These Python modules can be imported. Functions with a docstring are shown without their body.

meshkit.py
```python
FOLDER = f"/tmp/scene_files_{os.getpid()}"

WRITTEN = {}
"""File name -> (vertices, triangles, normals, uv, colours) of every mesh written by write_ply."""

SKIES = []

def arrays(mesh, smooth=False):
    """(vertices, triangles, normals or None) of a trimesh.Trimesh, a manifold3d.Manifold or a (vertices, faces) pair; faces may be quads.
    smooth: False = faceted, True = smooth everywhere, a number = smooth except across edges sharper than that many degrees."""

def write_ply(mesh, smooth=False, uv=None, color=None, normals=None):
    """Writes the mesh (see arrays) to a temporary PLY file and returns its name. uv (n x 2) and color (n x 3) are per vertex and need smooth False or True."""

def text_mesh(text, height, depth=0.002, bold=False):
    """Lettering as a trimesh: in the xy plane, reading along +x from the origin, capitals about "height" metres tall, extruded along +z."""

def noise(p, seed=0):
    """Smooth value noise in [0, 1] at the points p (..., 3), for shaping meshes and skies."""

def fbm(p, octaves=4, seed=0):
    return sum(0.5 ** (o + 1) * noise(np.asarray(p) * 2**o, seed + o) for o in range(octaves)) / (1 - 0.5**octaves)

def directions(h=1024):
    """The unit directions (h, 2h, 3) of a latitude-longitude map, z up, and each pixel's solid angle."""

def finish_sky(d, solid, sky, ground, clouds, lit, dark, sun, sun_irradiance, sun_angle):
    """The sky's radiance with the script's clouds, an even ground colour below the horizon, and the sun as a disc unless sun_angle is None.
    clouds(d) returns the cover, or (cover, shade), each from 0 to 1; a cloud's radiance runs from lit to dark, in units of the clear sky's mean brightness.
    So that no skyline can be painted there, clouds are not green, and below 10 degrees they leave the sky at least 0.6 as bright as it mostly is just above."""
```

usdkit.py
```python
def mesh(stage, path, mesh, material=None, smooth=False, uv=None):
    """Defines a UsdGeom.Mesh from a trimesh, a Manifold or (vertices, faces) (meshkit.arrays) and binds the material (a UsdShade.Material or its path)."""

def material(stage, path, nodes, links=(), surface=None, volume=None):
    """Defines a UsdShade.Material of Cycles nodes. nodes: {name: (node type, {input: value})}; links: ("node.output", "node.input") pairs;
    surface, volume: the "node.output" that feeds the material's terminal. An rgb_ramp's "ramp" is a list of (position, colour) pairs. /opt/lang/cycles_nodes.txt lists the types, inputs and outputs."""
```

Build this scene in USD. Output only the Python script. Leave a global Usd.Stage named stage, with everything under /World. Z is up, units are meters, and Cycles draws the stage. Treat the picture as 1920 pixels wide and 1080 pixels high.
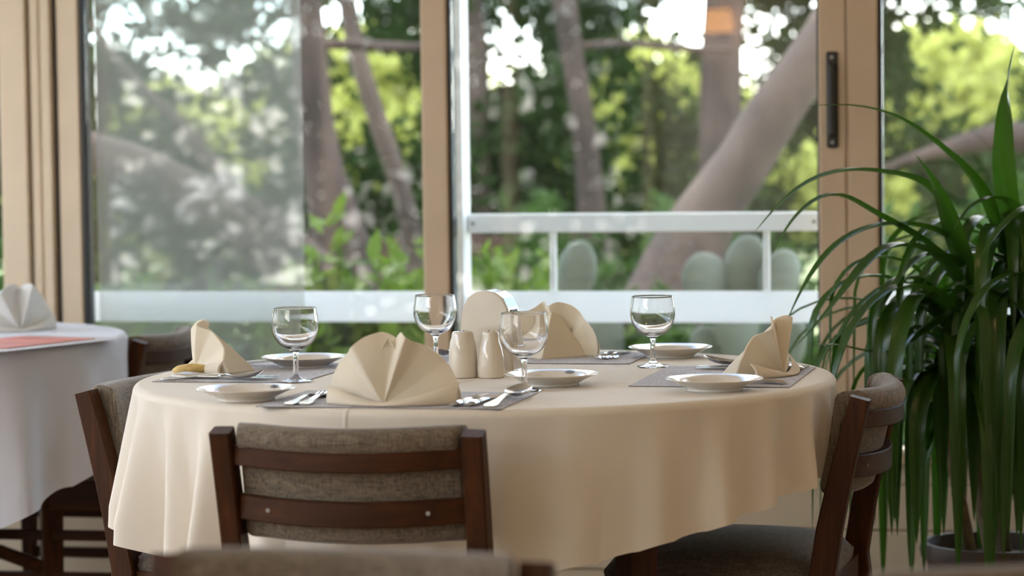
import sys, math
sys.path.insert(0, '/opt/lang')
import numpy as np, trimesh, manifold3d, usdkit, meshkit
from pxr import Usd, UsdGeom, UsdLux, UsdShade, Gf, Sdf

stage = Usd.Stage.CreateInMemory()
UsdGeom.SetStageUpAxis(stage, 'Z'); UsdGeom.SetStageMetersPerUnit(stage, 1.0)
UsdGeom.Xform.Define(stage, '/World')

# ------------------------------------------------------------------ camera, sky, sun, lamps, exposure
cam = UsdGeom.Camera.Define(stage, '/World/camera')
cam.CreateHorizontalApertureAttr(36.0); cam.CreateFocalLengthAttr(92.14)
cam.CreateFStopAttr(3.3); cam.CreateFocusDistanceAttr(4.75)
cam.CreateExposureAttr(-0.65)
_p, _r = math.atan(260 / 4914), 0.013
fw = np.array([0, math.cos(_p), -math.sin(_p)]); u0 = np.array([0, math.sin(_p), math.cos(_p)]); r0 = np.array([1.0, 0, 0])
rt = math.cos(_r) * r0 - math.sin(_r) * u0; up = math.sin(_r) * r0 + math.cos(_r) * u0
EYE = (0, 0, 1.165)
cam.AddTransformOp().Set(Gf.Matrix4d(*rt, 0, *up, 0, *(-fw), 0, *EYE, 1))

SKY, SUN, LAMP = 0.20, 30.0, 26.0
sky = usdkit.material(stage, '/World/Looks/sky', {
    's': ('sky_texture', {'sky_type': 'multiple_scattering', 'sun_disc': False, 'sun_elevation': 0.75, 'sun_rotation': 4.2, 'aerosol_density': 2.0}),
    'tc': ('texture_coordinate', {}), 'mp': ('mapping', {'scale': (1.6, 1.6, 4.0)}), 'n': ('noise_texture', {'scale': 1.6, 'detail': 5.0}),
    'rp': ('rgb_ramp', {'ramp': [(0.40, (0, 0, 0)), (0.62, (1, 1, 1))]}),
    'mx': ('mix', {'color2': (14.0, 13.2, 12.0)}), 'b': ('background_shader', {'strength': 1.0})},
    [('tc.generated', 'mp.vector'), ('mp.vector', 'n.vector'), ('n.fac', 'rp.fac'), ('rp.color', 'mx.fac'), ('s.color', 'mx.color1'), ('mx.color', 'b.color')], surface='b.background')
dome = UsdLux.DomeLight.Define(stage, '/World/sky'); dome.CreateIntensityAttr(SKY)
UsdShade.MaterialBindingAPI.Apply(dome.GetPrim()).Bind(sky)
sun = UsdLux.DistantLight.Define(stage, '/World/sun'); sun.CreateIntensityAttr(SUN); sun.CreateAngleAttr(0.6); sun.CreateColorAttr(Gf.Vec3f(1.0, 0.90, 0.74))
_d = np.array([-0.70, 0.42, 0.58]); _d /= np.linalg.norm(_d)
_x = np.cross([0, 0, 1.0], _d); _x /= np.linalg.norm(_x); _y = np.cross(_d, _x)
sun.AddTransformOp().Set(Gf.Matrix4d(*_x, 0, *_y, 0, *_d, 0, 0, 0, 0, 1))

# ------------------------------------------------------------------ helpers
_names = {}
def numbered(parent, name):
    k = _names.get((parent, name), 0); _names[(parent, name)] = k + 1
    return f'{parent}/{name}' + (f'_{k:03d}' if k else '')
def keys(prim, **kw):
    for k, v in kw.items():
        if v: prim.SetCustomDataByKey(k, v)
    return prim
def thing(name, label, cat, loc=(0, 0, 0), rotz=0, group=None, kind=None):
    x = UsdGeom.Xform.Define(stage, numbered('/World', name))
    x.AddTranslateOp().Set(Gf.Vec3d(*map(float, loc)))
    if rotz: x.AddRotateZOp().Set(float(rotz))
    return keys(x.GetPrim(), label=label, category=cat, group=group, kind=kind)
def part(parent, name, mesh, mat, smooth=35, label=None, kind=None):
    m = usdkit.mesh(stage, numbered(str(parent.GetPath()), name), mesh, M[mat], smooth=smooth)
    return keys(m.GetPrim(), label=label, kind=kind)
def single(name, mesh, mat, label, cat, smooth=35, group=None, kind=None):
    m = usdkit.mesh(stage, numbered('/World', name), mesh, M[mat], smooth=smooth)
    return keys(m.GetPrim(), label=label, category=cat, group=group, kind=kind)
def struct(name, mesh=None, mat=None, label=None, smooth=False):
    if mesh is None:
        return keys(UsdGeom.Xform.Define(stage, numbered('/World', name)).GetPrim(), kind='structure', label=label)
    return keys(usdkit.mesh(stage, numbered('/World', name), mesh, M[mat], smooth=smooth).GetPrim(), kind='structure', label=label)

cat_ = trimesh.util.concatenate
def hull(pts):
    return trimesh.convex.convex_hull(np.asarray(pts, float))
def rbox(x0, x1, y0, y1, z0, z1, c=0.003):
    c = min(c, (x1 - x0) / 2.01, (y1 - y0) / 2.01, (z1 - z0) / 2.01)
    P = []
    for sx, X in ((1, x0), (-1, x1)):
        for sy, Y in ((1, y0), (-1, y1)):
            for sz, Z in ((1, z0), (-1, z1)):
                P += [(X + sx * c, Y + sy * c, Z), (X + sx * c, Y, Z + sz * c), (X, Y + sy * c, Z + sz * c)]
    return hull(P)
def box(x0, x1, y0, y1, z0, z1):
    m = trimesh.creation.box([x1 - x0, y1 - y0, z1 - z0]); m.apply_translation([(x0 + x1) / 2, (y0 + y1) / 2, (z0 + z1) / 2]); return m
def grid(P, closed_u=False):
    """P: (n, m, 3) points to a mesh."""
    n, m = P.shape[:2]; i, j = np.meshgrid(np.arange(n if closed_u else n - 1), np.arange(m - 1), indexing='ij')
    a = i * m + j; b = ((i + 1) % n) * m + j
    q = np.stack([a, b, b + 1, a + 1], -1).reshape(-1, 4)
    return trimesh.Trimesh(P.reshape(-1, 3), np.vstack([q[:, [0, 1, 2]], q[:, [0, 2, 3]]]), process=False)
def slab(A, B):
    """Closed thick sheet between two grids."""
    n, m = A.shape[:2]; V = np.vstack([A.reshape(-1, 3), B.reshape(-1, 3)]); o = n * m
    i, j = np.meshgrid(np.arange(n - 1), np.arange(m - 1), indexing='ij'); a = (i * m + j).ravel(); b = a + m
    F = [np.stack([a, b, b + 1, a + 1], 1), np.stack([a + o, a + 1 + o, b + 1 + o, b + o], 1)]
    def edge(k): F.append(np.stack([k[:-1], k[1:], k[1:] + o, k[:-1] + o], 1))
    I = np.arange(n * m).reshape(n, m)
    edge(I[0]); edge(I[-1][::-1]); edge(I[::-1, 0]); edge(I[:, -1])
    q = np.vstack(F)
    t = trimesh.Trimesh(V, np.vstack([q[:, [0, 1, 2]], q[:, [0, 2, 3]]]), process=False)
    return t
def lathe(profile, n=56):
    t = trimesh.creation.revolve(np.asarray(profile, float), sections=n); t.fix_normals(); return t
def spline(P, n):
    from scipy.interpolate import CubicSpline
    P = np.asarray(P, float); t = np.r_[0, np.cumsum(np.linalg.norm(np.diff(P[:, :3], axis=0), axis=1))]
    return CubicSpline(t, P, bc_type='natural')(np.linspace(0, t[-1], n))
def tube(P, R, sides=10, cap=True):
    P = np.asarray(P, float); n = len(P); R = np.broadcast_to(np.asarray(R, float), (n,))
    T = np.gradient(P, axis=0); T /= np.linalg.norm(T, axis=1, keepdims=True)
    ref = np.array([0.0, 1.0, 0.0]) if abs(T[:, 1]).max() < 0.9 else np.array([1.0, 0, 0.0])
    A = np.cross(T, ref); A /= np.linalg.norm(A, axis=1, keepdims=True); B = np.cross(T, A)
    g = np.linspace(0, 2 * np.pi, sides, endpoint=False)
    V = P[:, None] + R[:, None, None] * (np.cos(g)[None, :, None] * A[:, None] + np.sin(g)[None, :, None] * B[:, None])
    i, j = np.meshgrid(np.arange(n - 1), np.arange(sides), indexing='ij'); a = i * sides + j; b = i * sides + (j + 1) % sides
    q = np.stack([a, b, b + sides, a + sides], -1).reshape(-1, 4)
    F = [q[:, [0, 1, 2]], q[:, [0, 2, 3]]]; V = V.reshape(-1, 3)
    if cap:
        V = np.vstack([V, P[0], P[-1]]); k = np.arange(sides)
        F += [np.stack([(k + 1) % sides, k, np.full(sides, n * sides)], 1), np.stack([k + (n - 1) * sides, (k + 1) % sides + (n - 1) * sides, np.full(sides, n * sides + 1)], 1)]
    t = trimesh.Trimesh(V, np.vstack(F), process=False); return t
def bar(P, w, h, side=(1, 0, 0), c=0.003):
    """A beam of rectangular section (w along side, h across) along the polyline P, chamfered."""
    P = np.asarray(P, float); n = len(P); w = np.broadcast_to(np.asarray(w, float), (n,)); h = np.broadcast_to(np.asarray(h, float), (n,))
    T = np.gradient(P, axis=0); T /= np.linalg.norm(T, axis=1, keepdims=True)
    S = np.asarray(side, float) - T * (T @ np.asarray(side, float))[:, None]; S /= np.linalg.norm(S, axis=1, keepdims=True); Q = np.cross(S, T)
    sec = []
    for sx, sy in ((1, 1), (-1, 1), (-1, -1), (1, -1)):
        o = [(sx, sy, c, 0), (sx, sy, 0, c)] if sx * sy < 0 else [(sx, sy, 0, c), (sx, sy, c, 0)]
        sec += o
    V = np.stack([P + S * (sx * (w / 2 - cx))[:, None] + Q * (sy * (h / 2 - cy))[:, None] for sx, sy, cx, cy in sec], 1)
    m = len(sec); i, j = np.meshgrid(np.arange(n - 1), np.arange(m), indexing='ij'); a = i * m + j; b = i * m + (j + 1) % m
    q = np.stack([a, b, b + m, a + m], -1).reshape(-1, 4); V = V.reshape(-1, 3)
    k = np.arange(1, m - 1)
    F = [q[:, [0, 1, 2]], q[:, [0, 2, 3]], np.stack([0 * k, k + 1, k], 1), np.stack([0 * k, k, k + 1], 1) + (n - 1) * m]
    t = trimesh.Trimesh(V, np.vstack(F), process=False); t.fix_normals(); return t
def xf(mesh, loc=(0, 0, 0), rz=0, ry=0, rx=0):
    m = mesh.copy(); R = trimesh.transformations.euler_matrix(rx, ry, rz, 'sxyz'); R[:3, 3] = loc; m.apply_transform(R); return m

# ------------------------------------------------------------------ materials
M = {}
def mat(name, nodes, links, surface): M[name] = usdkit.material(stage, f'/World/Looks/{name}', nodes, links, surface=surface)
def plain(name, color, rough=0.5, var=0.08, scale=12.0, bump=0.0, bscale=None, **kw):
    c = np.array(color)
    mat(name, {'tc': ('texture_coordinate', {}), 'n': ('noise_texture', {'scale': scale, 'detail': 4.0}),
               'rp': ('rgb_ramp', {'ramp': [(0.3, tuple(c * (1 - var))), (0.7, tuple(np.minimum(c * (1 + var), 1)))]}),
               'n2': ('noise_texture', {'scale': bscale or scale * 8, 'detail': 3.0}), 'bp': ('bump', {'strength': bump, 'distance': 0.002}),
               'p': ('principled_bsdf', {'roughness': rough, **kw})},
        [('tc.object', 'n.vector'), ('tc.object', 'n2.vector'), ('n.fac', 'rp.fac'), ('rp.color', 'p.base_color'), ('n2.fac', 'bp.height')] + ([('bp.normal', 'p.normal')] if bump else []), 'p.BSDF')
def wood(name, dark, light, stretch, rough=0.5):
    mat(name, {'tc': ('texture_coordinate', {}), 'mp': ('mapping', {'scale': stretch}), 'n': ('noise_texture', {'scale': 1.0, 'detail': 6.0, 'roughness': 0.65, 'distortion': 0.6}),
               'rp': ('rgb_ramp', {'ramp': [(0.25, dark), (0.75, light)]}), 'bp': ('bump', {'strength': 0.15, 'distance': 0.001}),
               'p': ('principled_bsdf', {'roughness': rough, 'specular_ior_level': 0.2})},
        [('tc.object', 'mp.vector'), ('mp.vector', 'n.vector'), ('n.fac', 'rp.fac'), ('rp.color', 'p.base_color'), ('n.fac', 'bp.height'), ('bp.normal', 'p.normal')], 'p.BSDF')
def fabric(name, dark, light, sx=(900, 900, 60), sz=(60, 900, 900), rough=0.9):
    mat(name, {'tc': ('texture_coordinate', {}), 'm1': ('mapping', {'scale': sx}), 'm2': ('mapping', {'scale': sz}),
               'n1': ('noise_texture', {'scale': 0.45, 'detail': 3.0}), 'n2': ('noise_texture', {'scale': 0.35, 'detail': 3.0}),
               'a': ('math', {'math_type': 'add'}), 'h': ('math', {'math_type': 'multiply', 'value2': 0.5}),
               'rp': ('rgb_ramp', {'ramp': [(0.36, dark), (0.64, light)]}), 'bp': ('bump', {'strength': 0.5, 'distance': 0.001}),
               'p': ('principled_bsdf', {'roughness': rough, 'sheen_weight': 0.25, 'sheen_roughness': 0.5})},
        [('tc.object', 'm1.vector'), ('tc.object', 'm2.vector'), ('m1.vector', 'n1.vector'), ('m2.vector', 'n2.vector'), ('n1.fac', 'a.value1'), ('n2.fac', 'a.value2'), ('a.value', 'h.value1'),
         ('h.value', 'rp.fac'), ('rp.color', 'p.base_color'), ('h.value', 'bp.height'), ('bp.normal', 'p.normal')], 'p.BSDF')
def leafy(name, dark, light, trans=0.4, rough=0.45, spec=0.5):
    mat(name, {'g': ('geometry', {}), 'rp': ('rgb_ramp', {'ramp': [(0.0, dark), (1.0, light)]}), 'p': ('principled_bsdf', {'roughness': rough, 'specular_ior_level': spec}),
               't': ('translucent_bsdf', {}), 'h': ('hsv', {'saturation': 1.1, 'value': 1.3}), 'mx': ('mix_closure', {'fac': trans})},
        [('g.random_per_island', 'rp.fac'), ('rp.color', 'p.base_color'), ('rp.color', 'h.color'), ('h.color', 't.color'), ('p.BSDF', 'mx.closure1'), ('t.BSDF', 'mx.closure2')], 'mx.closure')
def linen(name, color, crease=None, trans=0.12):
    """Cloth: fine weave relief, soft rumples, optionally an ironed crease along a vertical plane (x0, y0, dx, dy)."""
    c = np.array(color)
    nodes = {'g': ('geometry', {}), 'n': ('noise_texture', {'scale': 5.0, 'detail': 3.0}), 'w': ('noise_texture', {'scale': 1400.0, 'detail': 1.0}),
             'rp': ('rgb_ramp', {'ramp': [(0.3, tuple(c * 0.97)), (0.7, tuple(np.minimum(c * 1.02, 1)))]}),
             'b1': ('bump', {'strength': 0.25, 'distance': 0.02}), 'b2': ('bump', {'strength': 0.2, 'distance': 0.0006}),
             'p': ('principled_bsdf', {'roughness': 0.85, 'sheen_weight': 0.12}), 't': ('translucent_bsdf', {'color': tuple(c)}), 'mx': ('mix_closure', {'fac': trans})}
    links = [('g.position', 'n.vector'), ('g.position', 'w.vector'), ('n.fac', 'rp.fac'), ('rp.color', 'p.base_color'), ('n.fac', 'b1.height'), ('w.fac', 'b2.height'),
             ('b1.normal', 'b2.normal'), ('p.BSDF', 'mx.closure1'), ('t.BSDF', 'mx.closure2')]
    if crease:
        x0, y0, dx, dy = crease; L = math.hypot(dx, dy); nx, ny = -dy / L, dx / L
        nodes |= {'d': ('vector_math', {'math_type': 'dot_product', 'vector2': (nx, ny, 0.0)}), 's': ('math', {'math_type': 'subtract', 'value2': nx * x0 + ny * y0}), 'ab': ('math', {'math_type': 'absolute'}),
                  'mr': ('map_range', {'range_type': 'smoothstep', 'from_min': 0.0, 'from_max': 0.006, 'to_min': 1.0, 'to_max': 0.0, 'clamp': True}), 'b3': ('bump', {'strength': 0.8, 'distance': 0.002})}
        links += [('g.position', 'd.vector1'), ('d.value', 's.value1'), ('s.value', 'ab.value1'), ('ab.value', 'mr.value'), ('mr.result', 'b3.height'), ('b2.normal', 'b3.normal'), ('b3.normal', 'p.normal')]
    else:
        links += [('b2.normal', 'p.normal')]
    mat(name, nodes, links, 'mx.closure')
def pane(name, dust, dust_color=(0.75, 0.74, 0.72), scale=3.0):
    """Window glass: clear with a Fresnel mirror, and a film of dust that scatters some light."""
    mat(name, {'tc': ('texture_coordinate', {}), 'n': ('noise_texture', {'scale': scale, 'detail': 4.0}), 'mr': ('map_range', {'from_min': 0.3, 'from_max': 0.7, 'to_min': dust * 0.8, 'to_max': dust * 1.2, 'clamp': True}),
               'f': ('fresnel', {'IOR': 1.45}), 't': ('transparent_bsdf', {'color': (0.97, 0.985, 0.975)}), 'g': ('glossy_bsdf', {'color': (1, 1, 1), 'roughness': 0.0}), 'mx': ('mix_closure', {}),
               'd': ('diffuse_bsdf', {'color': dust_color}), 'tl': ('translucent_bsdf', {'color': dust_color}), 'dd': ('mix_closure', {'fac': 0.05}), 'm2': ('mix_closure', {'fac': dust})},
        [('f.fac', 'mx.fac'), ('t.BSDF', 'mx.closure1'), ('g.BSDF', 'mx.closure2'), ('d.BSDF', 'dd.closure1'), ('tl.BSDF', 'dd.closure2'), ('mx.closure', 'm2.closure1'), ('dd.closure', 'm2.closure2')], 'm2.closure')

plain('frame', (0.60, 0.45, 0.31), 0.42, 0.03)
plain('frame_light', (0.62, 0.50, 0.36), 0.42, 0.03)
plain('gasket', (0.02, 0.022, 0.025), 0.5)
plain('black_metal', (0.018, 0.016, 0.015), 0.35)
plain('white_metal', (0.86, 0.87, 0.89), 0.35, 0.02)
mat('white_panel', {'d': ('principled_bsdf', {'base_color': (0.88, 0.90, 0.93), 'roughness': 0.4}), 't': ('translucent_bsdf', {'color': (0.92, 0.93, 0.95)}), 'mx': ('mix_closure', {'fac': 0.45})}, [('d.BSDF', 'mx.closure1'), ('t.BSDF', 'mx.closure2')], 'mx.closure')
plain('screw', (0.35, 0.34, 0.33), 0.35, metallic=0.9)
plain('plank', (0.62, 0.52, 0.38), 0.55, 0.05, 3.0, bump=0.1)
plain('plaster', (0.66, 0.58, 0.46), 0.8, 0.05, 4.0)
plain('ceiling', (0.75, 0.70, 0.62), 0.9, 0.03)
plain('floor_tile', (0.34, 0.22, 0.14), 0.35, 0.2, 3.0)
plain('soil', (0.10, 0.075, 0.05), 0.95, 0.4, 3.0, bump=0.6)
pane('glass', 0.012)
pane('dusty_glass', 0.25)
wood('wood_upright', (0.020, 0.0075, 0.003), (0.085, 0.027, 0.006), (60, 60, 5))
wood('wood_cross', (0.019, 0.007, 0.003), (0.080, 0.025, 0.006), (5, 60, 60))
wood('wood_depth', (0.019, 0.007, 0.003), (0.080, 0.025, 0.006), (60, 5, 60))
fabric('chair_fabric', (0.070, 0.053, 0.037), (0.235, 0.185, 0.132))
fabric('seat_fabric', (0.060, 0.048, 0.037), (0.15, 0.12, 0.095), (500, 60, 500), (60, 500, 500))
fabric('placemat', (0.25, 0.23, 0.24), (0.46, 0.43, 0.45), (700, 60, 700), (60, 700, 700))
linen('cloth_cream', (0.86, 0.79, 0.68), crease=(-0.285, 4.15, 0.35, 0.93))
linen('cloth_white', (0.76, 0.79, 0.88))
linen('napkin_cream', (0.90, 0.82, 0.68), trans=0.25)
linen('napkin_white', (0.85, 0.85, 0.83), trans=0.2)
plain('porcelain', (0.80, 0.76, 0.70), 0.18, 0.02, coat_weight=0.5, coat_roughness=0.05)
plain('porcelain_cream', (0.72, 0.65, 0.55), 0.15, 0.02, coat_weight=0.5, coat_roughness=0.05)
plain('print_blue', (0.03, 0.04, 0.07), 0.4)
plain('paper', (0.85, 0.84, 0.82), 0.8)
plain('menu_red', (0.55, 0.17, 0.13), 0.6, 0.2, 9.0)
plain('bread', (0.62, 0.45, 0.18), 0.8, 0.2, 40.0, bump=0.4)
plain('steel', (0.62, 0.61, 0.60), 0.14, 0.02, metallic=1.0)
mat('wine_glass', {'p': ('principled_bsdf', {'base_color': (1, 1, 1), 'roughness': 0.0, 'ior': 1.5, 'transmission_weight': 1.0})}, [], 'p.BSDF')
plain('pot_clay', (0.10, 0.075, 0.06), 0.55, 0.25, 9.0, bump=0.2)
plain('cane', (0.22, 0.17, 0.10), 0.8, 0.3, 30.0, bump=0.5)

# ------------------------------------------------------------------ the room shell; the window wall is seen face on, turned 13 degrees
WA = math.radians(13); WU = np.array([math.cos(WA), -math.sin(WA), 0]); WN = np.array([math.sin(WA), math.cos(WA), 0]); WO = np.array([0, 6.6, 0])
WM = np.eye(4); WM[:3, 0], WM[:3, 1], WM[:3, 3] = WU, WN, WO
def wl(mesh):
    """wall coordinates (along, outward, up) to world."""
    m = mesh.copy(); m.apply_transform(WM); return m
def wall_xy(u, o): return (WO + WU * u + WN * o)[:2]

rng = np.random.default_rng(5)
fl = struct('floor', label='terracotta tiled restaurant floor')
for i in range(-6, 6):
    for j in range(-1, 16):
        x, y = i * 0.5 + 0.0, j * 0.5 - 0.5
        if y + 0.5 > 6.6 - (x + 0.25) * math.tan(WA) - 0.05 or x < -2.75 or x > 2.3: continue
        part(fl, 'tile', rbox(x + 0.003, x + 0.497, y + 0.003, y + 0.497, -0.02, rng.uniform(-0.001, 0.0), 0.002), 'floor_tile', False)
part(fl, 'screed', box(-2.9, 2.5, -1.2, 7.3, -0.12, -0.006), 'soil', False)
_pl = [wall_xy(-2.9, 0.12), wall_xy(2.45, 0.12)]
wb = struct('wall_back', label='low parapet wall of cream horizontal boards below the windows')
for k in range(4):
    z0 = k * 0.113 - 0.006
    part(wb, 'plank', wl(rbox(-2.85, 2.40, -0.012 - 0.002 * (k % 2), 0.01, z0 + 0.002, min(z0 + 0.111, 0.385), 0.003)), 'plank', False)
part(wb, 'backing', wl(box(-2.85, 2.40, 0.0, 0.07, -0.1, 0.384)), 'plank', False)
part(wb, 'header', wl(box(-2.85, 2.40, -0.02, 0.10, 2.32, 2.75)), 'plaster', False)
trimesh_sill = struct('trim_1', wl(rbox(-2.85, 2.40, -0.035, 0.075, 0.385, 0.420, 0.004)), 'frame', 'beige sliding window sill track')
struct('trim_2', wl(rbox(-2.85, 2.40, -0.035, 0.075, 2.27, 2.33, 0.004)), 'frame', 'beige window head track')
struct('ceiling', box(-2.9, 2.5, -1.2, 7.4, 2.75, 2.85), 'ceiling', 'plain cream ceiling')
struct('wall_right', box(2.36, 2.5, -1.2, 6.2, 0, 2.75), 'plaster', 'plain cream side wall')
wfr = struct('wall_front', label='plain plaster wall behind the camera')
part(wfr, 'parapet', box(-2.9, 2.5, -1.3, -1.2, -0.1, 1.0), 'plaster', False)
part(wfr, 'header', box(-2.9, 2.5, -1.3, -1.2, 2.3, 2.75), 'plaster', False)
part(wfr, 'pier', box(-2.9, 2.5, -1.3, -1.2, 1.0, 2.3), 'plaster', False)
wlft = struct('wall_left', label='left wall with wide window opening')
part(wlft, 'parapet', box(-2.95, -2.85, -1.2, 7.2, -0.1, 0.42), 'plank', False)
part(wlft, 'header', box(-2.95, -2.85, -1.2, 7.2, 2.15, 2.75), 'plaster', False)
for y in (-1.2, 0.6, 2.4, 4.2, 5.6, 7.1):
    part(wlft, 'mullion', rbox(-2.94, -2.87, y, y + 0.07, 0.42, 2.15), 'frame', False)

ZB, ZT = 0.42, 2.28
def stile(w, u0, u1, o0=-0.03, o1=0.03, m='frame', name='stile'):
    return part(w, name, wl(rbox(u0, u1, o0, o1, ZB, ZT, 0.004)), m, False)
def glass(w, u0, u1, o=0.0, m='glass', z0=ZB):
    return part(w, 'glass_pane', wl(box(u0, u1, o - 0.0025, o + 0.0025, z0, ZT)), m, False)
w1 = struct('window_1', label='far left window beside the grouped beige uprights')
glass(w1, -2.80, -1.364, 0.02)
for u0, u1, o in ((-1.364, -1.288, -0.03), (-1.282, -1.255, -0.02), (-1.249, -1.220, -0.028), (-1.208, -1.147, -0.015)):
    stile(w1, u0, u1, o, 0.03, 'frame_light')
stile(w1, -1.30, -1.20, -0.005, 0.028, 'gasket', 'track')
w2 = struct('window_2', label='left sliding window pane between beige uprights')
stile(w2, -1.147, -1.132, -0.012, 0.03, 'gasket', 'gasket')
glass(w2, -1.132, -0.222, 0.0)
stile(w2, -0.222, -0.155, -0.03, 0.03, 'frame')
w3 = struct('window_3', label='middle sliding door pane with a black pull handle')
stile(w3, -0.155, -0.147, -0.022, 0.03, 'gasket', 'gasket')
glass(w3, -0.147, 0.778, 0.0)
stile(w3, 0.773, 0.779, -0.018, 0.02, 'gasket', 'gasket')
s3 = stile(w3, 0.779, 0.8455, -0.03, 0.03, 'frame')
h3 = part(w3, 'handle', wl(cat_([rbox(0.798, 0.827, -0.038, -0.030, 1.158, 1.392, 0.004), rbox(0.803, 0.822, -0.052, -0.037, 1.185, 1.365, 0.006)])), 'black_metal', False, 'black pull handle')
for z in (1.172, 1.378):
    part(h3, 'screw', wl(xf(trimesh.creation.cylinder(0.0042, 0.006, sections=14), (0.8125, -0.0395, z), rx=math.pi / 2)), 'screw', False)
w4 = struct('window_4', label='right window pane behind the potted plant')
stile(w4, 0.8475, 0.922, -0.03, 0.03, 'frame')
stile(w4, 0.922, 0.931, -0.018, 0.03, 'gasket', 'gasket')
glass(w4, 0.931, 2.30, 0.0)
stile(w4, 2.30, 2.40, -0.03, 0.03, 'frame')
w5 = struct('window_5', label='dusty second sliding pane lapping behind the left window')
glass(w5, -1.125, -0.561, 0.045, 'dusty_glass')

rail = thing('balcony_railing', 'white metal balcony railing with a broad lower band just outside the windows', 'railing')
part(rail, 'lower_band', wl(rbox(-2.6, 2.2, 0.10, 0.106, 0.722, 0.802, 0.002)), 'white_panel', False, 'broad milky white band')
part(rail, 'post', wl(rbox(-0.152, -0.137, 0.05, 0.13, 0.43, 2.27, 0.003)), 'white_metal', False)
tr_ = part(rail, 'top_rail', wl(rbox(-0.137, 0.765, 0.095, 0.135, 0.952, 1.000, 0.004)), 'white_metal', False)
for u in (-0.122, 0.752):
    part(tr_, 'screw', wl(xf(trimesh.creation.cylinder(0.005, 0.006, sections=12), (u, 0.094, 0.976), rx=math.pi / 2)), 'screw', False)
for u in (0.083, 0.630):
    part(rail, 'baluster', wl(rbox(u - 0.008, u + 0.008, 0.107, 0.123, 0.80, 0.955, 0.003)), 'white_metal', False)

# warm ceiling lamps of the dining room, behind and above the camera
plain('lamp_shade', (0.7, 0.55, 0.35), 0.6)
for i, (x, y, s) in enumerate(((1.3, 2.2, 1.0), (-0.6, 0.6, 0.6), (1.3, 4.4, 0.8))):
    t = thing('ceiling_lamp', ['round ceiling lamp nearest the right wall', 'round ceiling lamp above the camera', 'round ceiling lamp over the right end of the tables'][i], 'lamp', (x, y, 2.62))
    part(t, 'housing', lathe([(0, 0.13), (0.17, 0.13), (0.19, 0.06), (0.19, 0.0), (0.175, 0.0), (0.17, 0.05), (0, 0.06)], 40), 'lamp_shade')
    L = UsdLux.DiskLight.Define(stage, str(t.GetPath()) + '/glow'); L.CreateRadiusAttr(0.165); L.CreateIntensityAttr(LAMP * s); L.CreateColorAttr(Gf.Vec3f(1.0, 0.62, 0.28)); L.AddTranslateOp().Set(Gf.Vec3d(0, 0, 0.03))

t = thing('wall_lamp', 'small orange glowing wall lamp, seen only as a reflection in the door glass', 'lamp', (-2.46, -1.2, 1.86))
mat('lamp_glow', {'e': ('emission', {'color': (1.0, 0.42, 0.10), 'strength': 14.0})}, [], 'e.emission')
part(t, 'bracket', rbox(-0.03, 0.03, 0.0, 0.05, -0.10, 0.02), 'black_metal', False)
part(t, 'glow_shade', xf(lathe([(0, -0.06), (0.085, -0.06), (0.07, 0.06), (0, 0.06)], 28), (0, 0.10, 0)), 'lamp_glow', 50)
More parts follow.
